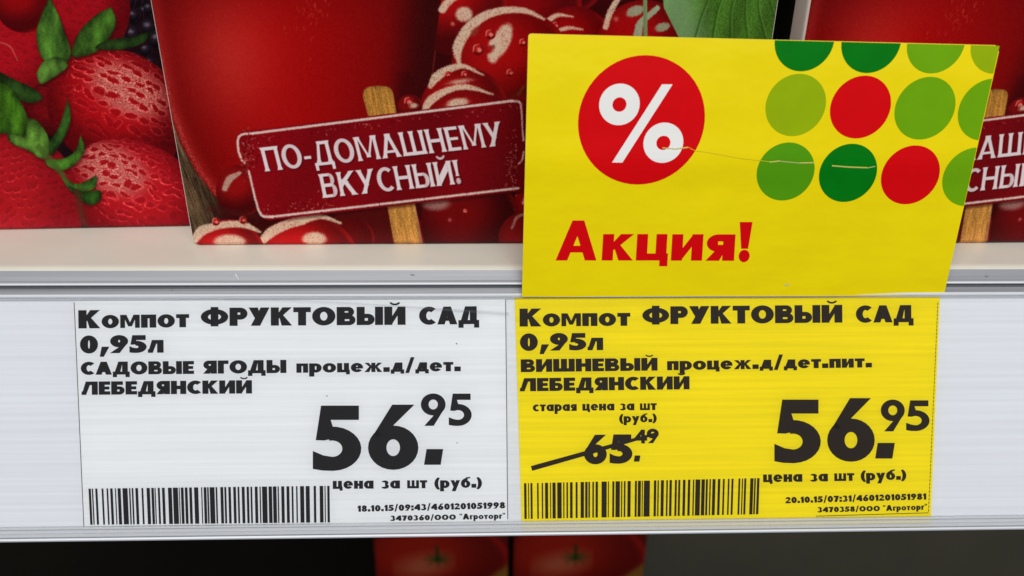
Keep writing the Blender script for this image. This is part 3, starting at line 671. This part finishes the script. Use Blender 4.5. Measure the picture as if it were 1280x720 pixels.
def cherry_art(A):
    X, Y, S = A.X, A.Y, A.soft
    # background shade of heaped cherries
    A.img[:] = (58, 2, 4)
    A.img += S[..., None] * 2
    # rough brown cloth left of the glass
    c_, l_ = X * .93 - Y * .36, X * .36 + Y * .93
    f_ = (vnoise(c_ * .32, l_ * .035) - .5) * 60 + (vnoise(c_ * .9 + 7, l_ * .07) - .5) * 62 + 11 * S
    br = np.stack([100 + f_, 74 + f_ * .82, 50 + f_ * .6], -1)
    m = smooth(292, 262, X - .12 * (Y - 280)); A.img = A.img * (1 - m[..., None]) + br * m[..., None] * (.9 - .35 * smooth(230, 285, X)[..., None])
    # glass of juice
    left = np.interp(Y, [-900, -60, 0, 60, 130, 180, 215, 245, 262], [150, 176, 184, 193, 207, 226, 245, 268, 300])
    right = np.interp(Y, [-900, -60, 0, 60, 110, 140, 250], [590, 556, 552, 543, 538, 530, 520])
    gm = np.clip((X - left) / 1.6 + .5, 0, 1) * np.clip((right - X) / 1.6 + .5, 0, 1) * np.clip((262 - Y) / 4, 0, 1)
    t = (X - left) / np.maximum(right - left, 1)
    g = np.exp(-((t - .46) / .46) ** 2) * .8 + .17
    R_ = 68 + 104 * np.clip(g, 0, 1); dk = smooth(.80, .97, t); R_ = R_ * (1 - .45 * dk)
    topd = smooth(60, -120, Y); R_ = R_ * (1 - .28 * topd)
    hz = np.exp(-((t - .26) / .17) ** 2 - ((Y - 70) / 80) ** 2) * 40  # broad soft glow of the glossy carton, painted into the print
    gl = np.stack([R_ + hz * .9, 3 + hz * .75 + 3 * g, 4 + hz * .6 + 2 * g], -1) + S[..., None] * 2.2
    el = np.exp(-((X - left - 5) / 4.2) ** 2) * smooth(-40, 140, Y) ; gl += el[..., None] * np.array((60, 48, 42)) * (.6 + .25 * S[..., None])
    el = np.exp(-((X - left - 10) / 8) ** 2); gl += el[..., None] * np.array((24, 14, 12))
    A.img = A.img * (1 - gm[..., None]) + gl * gm[..., None]
    for _ in range(46):
        x, y = random.gauss(388, 16), random.gauss(10, 18)
        A.line([(x, y), (x + random.uniform(-1, 1), y + random.uniform(1.5, 5))], (.9,), (205, 74, 54), 1.2, 0, .55)
    A.line([(520, -40), (512, 60), (500, 150)], (14,), (52, 0, 2), 22, 0, .55)
    A.line([(552, -40), (547, 40), (540, 95)], (1.6,), (170, 60, 50), 1.6, .2, .5)
    # far cherries of the upper part
    for cx, cy, r_ in ((700, -40, 62), (590, -90, 60), (665, -120, 66), (760, -110, 64), (860, -170, 70), (640, -190, 60), (720, -210, 66), (810, -250, 60)):
        cherry(A, cx, cy, r_); cres(A, [(cx - r_ * .8, cy - r_ * .1), (cx - r_ * .5, cy - r_ * .65), (cx + r_ * .1, cy - r_ * .85)], (3, 9, 2)); blob(A, cx - 6, cy - 8, 11, 7, -40)
    cherry(A, 660, 15, 68, (140, 4, 8)); cherry(A, 572, 8, 62, (176, 8, 10))
    A.put(*(lambda e: (e[0], (np.clip((right[e[0]] - A.X[e[0]]) / 1.6 + .5, 0, 1)) * gm[e[0]], gl[e[0]]))(A.ell(552, 10, 40, 75)))
    blob(A, 580, 18, 10.5, 9.5); blob(A, 566, 30, 2.2, 2.2, 0, (225, 110, 90))
    cres(A, [(553, 12), (561, 2), (578, -7), (600, -5)], (10, 9, 7, 4))
    cherry(A, 718, 58, 50, (158, 5, 9)); cres(A, [(686, 25), (698, 19), (716, 21)], (7, 5, 2)); cres(A, [(698, 38), (712, 35), (728, 37)], (5, 5, 2)); drop(A, 695, 32, 5)
    cherry(A, 806, 62, 62, (172, 10, 12)); cres(A, [(757, 34), (763, 15), (774, -4)], (7, 8, 7)); blob(A, 794, 14, 11, 6, -20, a=.8)
    cres(A, [(797, 44), (800, 30), (808, 22), (822, 10)], (10, 8, 7, 6)); blob(A, 828, 34, 9, 5, -15, a=.7); blob(A, 770, 24, 3, 3, 0, (200, 90, 80))
    for cx, cy, r_ in ((716, 150, 66), (820, 160, 68), (900, 130, 50), (760, 240, 66), (860, 250, 66), (930, 230, 60), (700, 260, 58)):
        cherry(A, cx, cy, r_); cres(A, [(cx - r_ * .8, cy - r_ * .1), (cx - r_ * .5, cy - r_ * .65), (cx + r_ * .1, cy - r_ * .85)], (3, 9, 2)); blob(A, cx - 6, cy - 8, 11, 7, -40)
    A.line([(803, -60), (806, -10), (806.5, 20), (807, 60)], (5.5, 5, 5), (92, 98, 24), 1.3, 0); A.line([(804.5, -60), (807.4, -5), (808, 60)], (1.4,), (150, 150, 60), 1.3, 0, .7)
    # big front cherry
    cherry(A, 640, 84, 76, (168, 8, 9), (84, 4, 6), 74)
    cres(A, [(574, 80), (572, 60), (584, 38), (604, 21), (630, 13), (658, 14), (680, 24)], (4, 13, 14, 11, 9, 7, 3))
    blob(A, 593, 40, 7, 4, -50, (150, 50, 40), 2, .1, .8); blob(A, 627, 51, 11, 23, 24); blob(A, 618, 58, 8, 12, 10); blob(A, 616, 70, 7, 9)
    blob(A, 610, 62, 7, 5, -20, (160, 8, 9)); drop(A, 598, 62, 7.5); drop(A, 613, 43, 6.5); drop(A, 654, 53, 5); drop(A, 638, 91, 5)
    blob(A, 617, 58, 1.6, 1.6, 0, (90, 30, 30))
    # lower left pair
    cherry(A, 580, 140, 56, (166, 8, 9)); cres(A, [(538, 108), (545, 97), (560, 87), (580, 83), (604, 94)], (6, 12, 10, 6, 2)); drop(A, 560, 93, 4); drop(A, 581, 93, 4.5)
    blob(A, 575, 102, 14, 3, -8, a=.8)
    cherry(A, 590, 172, 64, (160, 8, 9)); cres(A, [(530, 137), (540, 124), (562, 112), (585, 109), (616, 118)], (8, 11, 8, 7, 2)); blob(A, 572, 129, 14, 6, -10)
    cherry(A, 512, 134, 16, (130, 10, 10)); drop(A, 511, 127, 6); blob(A, 517, 132, 5, 3)
    cherry(A, 662, 150, 40, (120, 16, 12)); A.line([(648, 118), (655, 108)], (3,), (120, 90, 30), 3, 0, .5)
    # under the badge
    cherry(A, 302, 238, 32, (150, 10, 12)); cres(A, [(281, 236), (287, 224), (300, 216)], (7, 9, 4), .2, (190, 150, 130))
    cherry(A, 470, 300, 60, (80, 8, 8)); cherry(A, 588, 278, 62, (112, 6, 8), (44, 2, 3)); blob(A, 545, 254, 17, 9, 0, (172, 140, 128), 5, .3, .75); drop(A, 582, 264, 2.6); blob(A, 562, 275, 2, 2, 0, (190, 90, 90))
    cherry(A, 656, 298, 33, (128, 12, 14)); cres(A, [(640, 285), (646, 272), (657, 267)], (3, 4, 3), .3, (180, 120, 110)); cherry(A, 440, 300, 28, (95, 6, 6))
    cherry(A, 383, 322, 64, (186, 14, 16), (70, 4, 5), 52); cres(A, [(324, 306), (338, 291), (358, 281), (378, 275)], (8, 13, 12, 12), .3); cres(A, [(378, 275), (402, 271), (426, 279)], (10, 6, 3), .3); blob(A, 393, 299, 15, 9)
    cherry(A, 286, 326, 47, (188, 14, 16), (80, 4, 5), 52); cres(A, [(242, 302), (252, 289), (270, 283), (290, 280), (308, 282), (325, 290)], (9, 13, 9, 9, 8, 3), .3); blob(A, 287, 303, 20, 10); drop(A, 270, 277, 5); drop(A, 304, 275, 5)
    A.line([(262, 262), (300, 268), (322, 270)], (8,), (70, 20, 16), 8, 0, .6)
    # leaf
    def lf(x, y, best, soft): return 1 + .10 * soft + .10 * np.sin((x - 820) * .16 + y * .05) + .32 * smooth(900, 820, x + y * .3)
    P = [(826, -30), (830, 10), (838, 26), (848, 46), (862, 80), (900, 90), (940, 80), (972, 50), (985, 0), (990, -120), (900, -200), (840, -120)]
    A.poly(P, (70, 112, 34), 1.5, lf)
    e = A.reg(824, -40, 900, 90)
    if e is not None:
        m = smooth(892, 846, A.X[e] - .25 * A.Y[e]) * .5 * (np.clip(A.img[e][..., 1] / 60, 0, 1) > .9); A.put(e, m * 1.3, (136, 166, 128))
    for k in range(7):
        A.line([(900 + k * 12, -30 + k * 3), (880 + k * 17, 12), (868 + k * 22, 48)], (2.0,), (34, 70, 10), 2.4, 0, .6); A.line([(902 + k * 12, -30 + k * 3), (882 + k * 17, 12), (871 + k * 22, 48)], (1.0,), (130, 160, 84), 1.6, 0, .5)
    A.line([(978, -10), (968, 50)], (1.2,), (120, 130, 90), 1.5, 0, .5)
    # stick and badge
    ax = nrm((35, 190))
    wood(A, [(453.8, 122), (453.6, 117), (455, 112.5), (458, 109.6), (463, 108), (472, 107.2), (481, 107.6), (486, 109), (489.6, 112), (491.4, 116.5), (492.4, 122), (497, 150), (497, 160), (464, 160)], ax)
    wood(A, [(481, 240), (516, 238), (528.5, 308), (493, 308)], ax, (196, 134, 60))
    A.line([(516, 244), (528, 306)], (1.2,), (215, 150, 130), 1.4, 0, .6)
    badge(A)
    b_ = smooth(282, 308, Y); A.img = A.img + b_[..., None] * np.array((22, 15, 17))  # paler foot: reflection of the shelf painted into the artwork
    return A

LEAF = (66, 108, 28)
def leaf(A, P, col=LEAF):
    col = (col[0] * 1.22, col[1] * 1.12, col[2] * 1.3); gx, gy = sum(p[0] for p in P) / len(P), sum(p[1] for p in P) / len(P); P = [(gx + (x - gx) * 1.04, gy + (y - gy) * 1.04) for x, y in P]
    P = [tuple(p) for p in spline(P + [P[0]], 3)][:-1]
    cx = sum(p[0] for p in P) / len(P); cy = sum(p[1] for p in P) / len(P)
    def sh(x, y, best, soft): return .50 + .22 * np.clip(best / 9, 0, 1) + .55 * vnoise((x - gx) * .11 + gy, (y - gy) * .05 + gx) - .2 * vnoise(x * .35, y * .16) + .05 * soft - .16 * np.exp(-best / 1.6)
    A.poly([(x + 1.5, y + 2.5) for x, y in P], (38, 4, 6), 5, alpha=.5)
    A.poly(P, col, 1.3, sh, wob=.15)
def berry(A, cx, cy, rx, ry, rot, base=(178, 12, 16), dark=(88, 3, 8), hl=None, pits=True, spacing=15.5, faint=.3):
    e = A.ell(cx, cy, rx, ry, rot)
    if e is None: return
    sl, u, v, d = e; x, y = A.X[sl], A.Y[sl]; S = A.soft[sl]
    t = smooth(.35, 1.08, np.sqrt((u + .15) ** 2 + (v + .2) ** 2))[..., None]
    c = np.asarray(base) * (1 - t) + np.asarray(dark) * t
    if pits:
        # hexagonal lattice of seed pits that bunches up towards the rim
        k = 1 + .35 * d * d; U = u * rx * k / spacing; V = v * ry * k / (spacing * .72)
        row = np.round(V); off = (row % 2) * .5; U = U + (vnoise(x * .045 + cx, y * .045) - .5) * .9; V = V + (vnoise(x * .05 + 40, y * .05 + cx) - .5) * .9; jx = .3 * np.sin(row * 5.3 + np.round(U - off) * 3.1); jy = .26 * np.cos(row * 2.7 + np.round(U - off) * 4.7)
        dx = U - off - np.round(U - off) - jx * .6; dy = V - row - jy * .6
        q = np.sqrt((dx * .9 + dy * .25) ** 2 + (dy * 1.12) ** 2)
        pit = smooth(.36, .22, q); rimq = np.exp(-((q - .36) / .08) ** 2)
        low = rimq * np.clip(dy * 3 + .2, 0, 1)
        lit = (.25 + .75 * smooth(.35, .7, vnoise(x * .03 + 11, y * .03 + cy)))[..., None]
        c = c * (1 - .10 * pit[..., None]) + low[..., None] * lit * np.array((150, 70, 62)) * faint * (1.2 - t) * np.clip(1 + .7 * S[..., None], 0, 2.4)
        seed = smooth(.13, .05, np.sqrt((dx * 1.3) ** 2 + (dy * .8 + .04) ** 2)); c = c + seed[..., None] * np.array((16, 5, 3)) * lit
        if hl is not None:
            hx, hy, hrx, hry, hrot, amt = hl
            cc, ss = math.cos(math.radians(hrot)), math.sin(math.radians(hrot)); ddx, ddy = x - hx, y - hy
            hd = np.sqrt(((ddx * cc + ddy * ss) / hrx) ** 2 + ((-ddx * ss + ddy * cc) / hry) ** 2)
            net = smooth(1.08, .55, hd + .10 * S) * smooth(.24, .40, q + .05 * S) * np.clip(.82 + .34 * S, 0, 1.1) * amt
            c = c * (1 - net[..., None]) + np.array((214, 142, 124)) * net[..., None]
            ring_ = np.exp(-((q - .4) / .07) ** 2) * smooth(1.7, .9, hd) * .3 * amt * np.clip(1 + .7 * S, 0, 2); c = c + ring_[..., None] * np.array((110, 90, 78))
    c = c + S[..., None] * 3
    A.put(sl, np.clip((1 - d) * min(rx, ry) / 1.8 + .5, 0, 1), c)
def berry_art(A):
    X, Y, S = A.X, A.Y, A.soft
    A.img[:] = (26, 8, 14); A.img += S[..., None] * 3
    for _ in range(60):
        x, y = random.uniform(118, 240), random.uniform(-90, 95); r_ = random.uniform(7, 12)
        cherry(A, x, y, r_, (40, 26, 38), (12, 6, 12)); blob(A, x - 3, y - 3, r_ * .32, r_ * .22, 0, (128, 120, 134), 2.5, .3, .8)
    for _ in range(40):
        x, y = random.uniform(-80, 260), random.uniform(-420, -60); cherry(A, x, y, random.uniform(30, 50), (150, 10, 16), (60, 2, 6))
    blob(A, 130, -2, 12, 7, 0, (186, 110, 30), 3, .2)
    berry(A, 100, 15, 62, 70, 15, (168, 12, 24), (104, 4, 12), faint=.05)
    berry(A, 8, 70, 78, 82, 20, (176, 14, 26), (112, 5, 12), faint=.05, hl=(60, 60, 5, 5, 0, .1))
    cherry(A, 30, 5, 36, (150, 6, 10), (80, 2, 6)); A.line([(-4, 52), (12, 58), (22, 76)], (1.2, 2.2, 1), (220, 120, 100), 1.8, 0, .65)
    berry(A, 66, 135, 36, 34, 0, (118, 8, 14), (72, 3, 8), faint=.14)
    berry(A, 146, 138, 92, 74, 28, (182, 12, 20), (92, 3, 8), hl=(160, 112, 66, 38, 26, .82), spacing=21, faint=.42)
    leaf(A, [(62, -2), (52, 20), (46, 42), (50, 66), (60, 78), (78, 80), (88, 66), (80, 40), (72, 18)], (70, 122, 34))
    leaf(A, [(138, 10), (122, 18), (104, 34), (94, 52), (92, 70), (120, 64), (138, 44), (144, 26)], (66, 116, 30))
    leaf(A, [(190, 38), (165, 46), (136, 50), (120, 60), (150, 62), (178, 54)], (38, 66, 20))
    leaf(A, [(46, 92), (54, 78), (72, 72), (84, 82), (74, 92), (58, 102), (50, 104)], (84, 134, 42))
    leaf(A, [(-10, 84), (14, 98), (40, 110), (52, 122), (34, 128), (4, 112)], (34, 62, 18))
    berry(A, 172, 248, 96, 68, 26, (186, 20, 30), (118, 6, 14), hl=(140, 212, 58, 36, 24, .8), spacing=17.5, faint=.6)
    berry(A, 10, 262, 92, 106, -12, (178, 22, 30), (140, 12, 22), spacing=17, faint=.2)
    leaf(A, [(-12, 98), (10, 108), (24, 126), (34, 150), (26, 172), (8, 166), (-12, 160)], (60, 112, 20))
    leaf(A, [(34, 148), (46, 152), (58, 168), (62, 188), (52, 198), (36, 188), (14, 178), (12, 166), (30, 170)], (92, 148, 44))
    leaf(A, [(84, 124), (88, 146), (82, 168), (66, 192), (62, 178), (74, 158), (80, 140)], (50, 96, 26))
    leaf(A, [(100, 170), (105, 186), (96, 202), (80, 212), (62, 208), (58, 200), (80, 198), (94, 188)], (70, 132, 32))
    leaf(A, [(78, 222), (96, 230), (112, 224), (120, 220), (118, 234), (104, 240), (88, 238)], (70, 130, 34))
    leaf(A, [(86, 232), (104, 240), (124, 238), (124, 250), (112, 256), (98, 248)], (40, 84, 20))
    A.line([(48, 184), (62, 200), (76, 216), (86, 230)], (8, 9, 7, 5), (70, 96, 34), 3, .2, .85)
    A.line([(96, 240), (101, 262), (106, 286)], (9, 8, 9), (84, 44, 26), 6, .3, .8)
    b_ = smooth(262, 286, Y); A.img = A.img + b_[..., None] * np.array((10, 9, 12))  # shelf reflection along the bottom edge, painted in as a paler band
    return A

def print_mat(name, im, rough=.3):
    m = bpy.data.materials.new(name); m.use_nodes = True; nt = m.node_tree; p = nt.nodes['Principled BSDF']
    t = nt.nodes.new('ShaderNodeTexImage'); t.image = im; t.extension = 'EXTEND'; t.interpolation = 'Cubic'
    nt.links.new(t.outputs[0], p.inputs['Base Color']); p.inputs['Roughness'].default_value = rough; p.inputs['Specular IOR Level'].default_value = .07
    tc = nt.nodes.new('ShaderNodeTexCoord'); nz = nt.nodes.new('ShaderNodeTexNoise'); nz.inputs['Scale'].default_value = 700
    b_ = nt.nodes.new('ShaderNodeBump'); b_.inputs['Strength'].default_value = .08; b_.inputs['Distance'].default_value = .0001
    nt.links.new(tc.outputs['Object'], nz.inputs['Vector']); nt.links.new(nz.outputs['Fac'], b_.inputs['Height']); nt.links.new(b_.outputs[0], p.inputs['Normal'])
    return m

def carton_mesh(W, H, D_, r_=1.1):
    """carton in its own mm: front at y=0, x 0..W, z 0..H; rounded vertical and bottom front edges, slightly bulged front; slot 0 front, 1 sides"""
    prof = []                                     # outline seen from above, front-left round to front-right
    n = 4
    for i in range(n + 1): a = math.pi * (1 - .5 * i / n); prof.append((r_ + r_ * math.cos(a), r_ - r_ * math.sin(a)))
    for i in range(1, 8): prof.append((r_ + (W - 2 * r_) * i / 8, 0))
    for i in range(n + 1): a = math.pi * .5 * (1 - i / n); prof.append((W - r_ + r_ * math.cos(a), r_ - r_ * math.sin(a)))
    prof += [(W, D_), (0, D_)]
    zs = [(0, .8), (.25, .35), (.8, 0), (6, 0), (20, 0), (40, 0), (70, 0), (110, 0), (H - 1, 0), (H, .8)]
    V, Fc, mi = [], [], []; k = len(prof)
    for z, ins in zs:
        for x, y in prof:
            u = (x - W / 2) / (W / 2); v = (y - D_ / 2) / (D_ / 2)
            V.append((W / 2 + u * (W / 2 - ins), D_ / 2 + v * (D_ / 2 - ins), z))
    for j in range(len(zs) - 1):
        for i in range(k):
            i2 = (i + 1) % k; Fc.append((j * k + i, j * k + i2, (j + 1) * k + i2, (j + 1) * k + i))
            mi.append(0 if (n // 2 <= i < k - 3 - n // 2) else 1)
    Fc.append(tuple(range(k - 1, -1, -1))); mi.append(1); Fc.append(tuple(range((len(zs) - 1) * k, len(zs) * k))); mi.append(1)
    return V, Fc, mi
def carton(name, W, H, D_, mats, O, U, V=(0, 0, 1), label='', group=None, mesh=None, uvw=None):
    """O front bottom left corner (mm), U unit vector along the front"""
    U = nrm(U); V = nrm(np.asarray(V) - U * np.dot(U, V)); B = np.cross(V, U)     # B points back
    if mesh is None:
        vs, fs, mi = carton_mesh(W, H, D_)
        mesh = bpy.data.meshes.new(name); mesh.from_pydata([tuple(np.array(v) * MM) for v in vs], [], fs); mesh.update()
        for m in mats: mesh.materials.append(m)
        uv = mesh.uv_layers.new(name='UVMap')
        for p, q in zip(mesh.polygons, mi):
            p.material_index = q; p.use_smooth = False
            for li in p.loop_indices:
                v = vs[mesh.loops[li].vertex_index]; uv.data[li].uv = (v[0] / W, v[2] / uvw) if q == 0 else (v[1] / D_, v[2] / H)
        bm = bmesh.new(); bm.from_mesh(mesh); bmesh.ops.recalc_face_normals(bm, faces=bm.faces); bm.to_mesh(mesh); bm.free()
    o = bpy.data.objects.new(name, mesh); COL.objects.link(o)
    if np.dot(B, (0, 1, 0)) < 0: B = -B
    o.matrix_world = Matrix(((U[0], B[0], V[0], O[0] * MM), (U[1], B[1], V[1], O[1] * MM), (U[2], B[2], V[2], O[2] * MM), (0, 0, 0, 1)))
    tag(o, label, 'juice carton', group); return o

M_side = mat('carton_side_print', srgb(40, 34, 26), .35, .4, var=.2, vscale=(40, 40, 40))
# side panel of the cherry cartons: pale fold strip by the front, dark olive behind
def side_mat():
    m = mat('carton_side_with_pale_fold', srgb(30, 26, 18), .35, .4); nt = m.node_tree; p = nt.nodes['Principled BSDF']
    uvn = nt.nodes.new('ShaderNodeUVMap'); sp = nt.nodes.new('ShaderNodeSeparateXYZ'); nt.links.new(uvn.outputs[0], sp.inputs[0])
    r_ = nt.nodes.new('ShaderNodeValToRGB'); r_.color_ramp.interpolation = 'CONSTANT'
    e = r_.color_ramp.elements; e[0].position = 0; e[0].color = srgb(236, 222, 210); e[1].position = .10; e[1].color = srgb(24, 22, 12)
    nt.links.new(sp.outputs[0], r_.inputs[0]); nt.links.new(r_.outputs[0], p.inputs['Base Color']); return m

GAIN = .98
# cherry carton
Pl, Pr = on_shelf(240, 308), on_shelf(655, 305.8)
Uc = nrm(Pr - Pl); Nc = nrm(np.cross(Uc, (0, 0, 1)))
Tl, Tr = hit(183, 0, Pl, Nc), hit(974, 0, Pl, Nc)
Wl, Wr = np.dot(Tl - Pl, Uc), np.dot(Tr - Pl, Uc)
print('cherry carton: top-left x', Wl, 'top-right x', Wr, 'z', Tl[2] - Pl[2])
CW, CH = max(60, Wr - Wl * .5), 178
ART_H = 100.0
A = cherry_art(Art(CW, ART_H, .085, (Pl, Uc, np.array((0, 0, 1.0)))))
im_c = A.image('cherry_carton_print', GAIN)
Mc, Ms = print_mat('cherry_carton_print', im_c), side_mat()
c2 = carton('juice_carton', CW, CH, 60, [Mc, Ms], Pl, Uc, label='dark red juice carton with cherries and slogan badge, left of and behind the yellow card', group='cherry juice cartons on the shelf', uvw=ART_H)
# neighbour with the same print
Qr = on_shelf(1240, 305.8); Q2 = on_shelf(1280, 305.2); 
U4 = nrm(nrm(Q2 - Qr) * .3 + Uc * .7)
k = 53.2                                         # stick distance along the front of the print
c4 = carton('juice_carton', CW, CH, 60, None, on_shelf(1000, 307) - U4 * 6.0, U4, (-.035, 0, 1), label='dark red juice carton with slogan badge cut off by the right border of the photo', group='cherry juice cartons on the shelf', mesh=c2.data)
# strawberry carton, further back
Sl, Sr = on_shelf(0, 288.6), on_shelf(232, 284.2)
Us = nrm(Sr - Sl); Us = nrm(Us)
SW = 75; So = Sr + Us * 9 - Us * SW
A = berry_art(Art(SW, ART_H, .085, (So, Us, np.array((0, 0, 1.0)))))
im_s = A.image('strawberry_carton_print', GAIN)
c1 = carton('juice_carton', SW, CH, 60, [print_mat('strawberry_carton_print', im_s), M_side], So, Us, label='juice carton printed with strawberries and green leaves, set back at the left', uvw=ART_H)

# ------------------------------------------------------------------ lower shelf with two cartons, out of focus
TA = hit(466, 672, (0, 150, 0), (0, 1, 0)); TB = hit(636, 672, (0, 150, 0), (0, 1, 0)); TB2 = hit(812, 672, (0, 150, 0), (0, 1, 0))
print('lower cartons', TA, TB, TB2)
TC = hit(642, 672, (0, 150, 0), (0, 1, 0)); LW = TB[0] - TA[0]; LZ = TA[2] - 60
class Flat(Art): pass
TR = Art.__new__(Art); TR.nx, TR.ny = 256, 384
gx, gy = np.meshgrid(np.linspace(0, 170, 256), np.linspace(256, 0, 384)); TR.X, TR.Y = gx, gy
g = rng.normal(0, 1, gx.shape); TR.soft = g; TR.grain = rng.normal(0, .5, gx.shape); TR.img = np.zeros(gx.shape + (3,)); TR.img[:] = (96, 14, 6)
TR.rx = (gx.min(0), gx.max(0)); TR.ry = (gy.min(1), gy.max(1))
def tomato(A, oy):
    cherry(A, 80, oy + 42, 95, (150, 26, 12), (86, 10, 6), 60)
    blob(A, 62, oy + 40, 34, 14, -8, (176, 96, 66), 18, .05, .75)
    for a in range(0, 360, 45):
        c, s = math.cos(math.radians(a)), math.sin(math.radians(a)) * .55
        A.line([(80, oy + 32), (80 + 12 * c, oy + 32 + 12 * s), (80 + 19 * c, oy + 32 + 20 * s)], (4, 3, 1), (46, 62, 16), 3.5, 0, .7)
    A.line([(80, oy + 34), (79, oy + 16)], (5, 4), (30, 50, 12), 2, 0)
    A.poly([(100, oy + 84), (140, oy + 62), (175, oy + 36), (175, oy + 128), (90, oy + 128)], (132, 84, 30), 7)
tomato(TR, 18); tomato(TR, 146)
im_t = TR.image('tomato_carton_print', .95)
Mt = print_mat('tomato_carton_print', im_t)
LH = 120
def low_carton(x, lab, mesh=None):
    # origin so that the print's top sits right above the visible strip
    return carton('juice_carton', LW, LH, 60, [Mt, M_side], (x, 150, LZ - 50), (1, 0, 0), label=lab, group='tomato cartons on the lower shelf', uvw=LH, mesh=mesh)
l1 = low_carton(TA[0], 'blurred carton with a red tomato, left one of two on the shelf below')
l2 = low_carton(TC[0], 'blurred carton with a red tomato, right one of two on the shelf below', l1.data)
b = MB(); b.box(-600, 600, 40, 420, LZ - 53, LZ - 50)
tag(b.obj('lower_shelf_board', M_dark), 'dark brown shelf board under the two tomato cartons', 'shelf')
b = MB(); b.box(-900, 900, 420, 424, LZ - 600, 500)
tag(b.obj('back_wall', M_dark), 'dark back panel behind the shelves', 'back panel', kind='structure')
b = MB(); b.box(TB2[0] + 4, TB2[0] + 420, 190, 260, LZ - 50, LZ + 60)
tag(b.obj('cardboard_tray', M_floor), 'blurred grey brown box to the right of the tomato cartons', 'box')
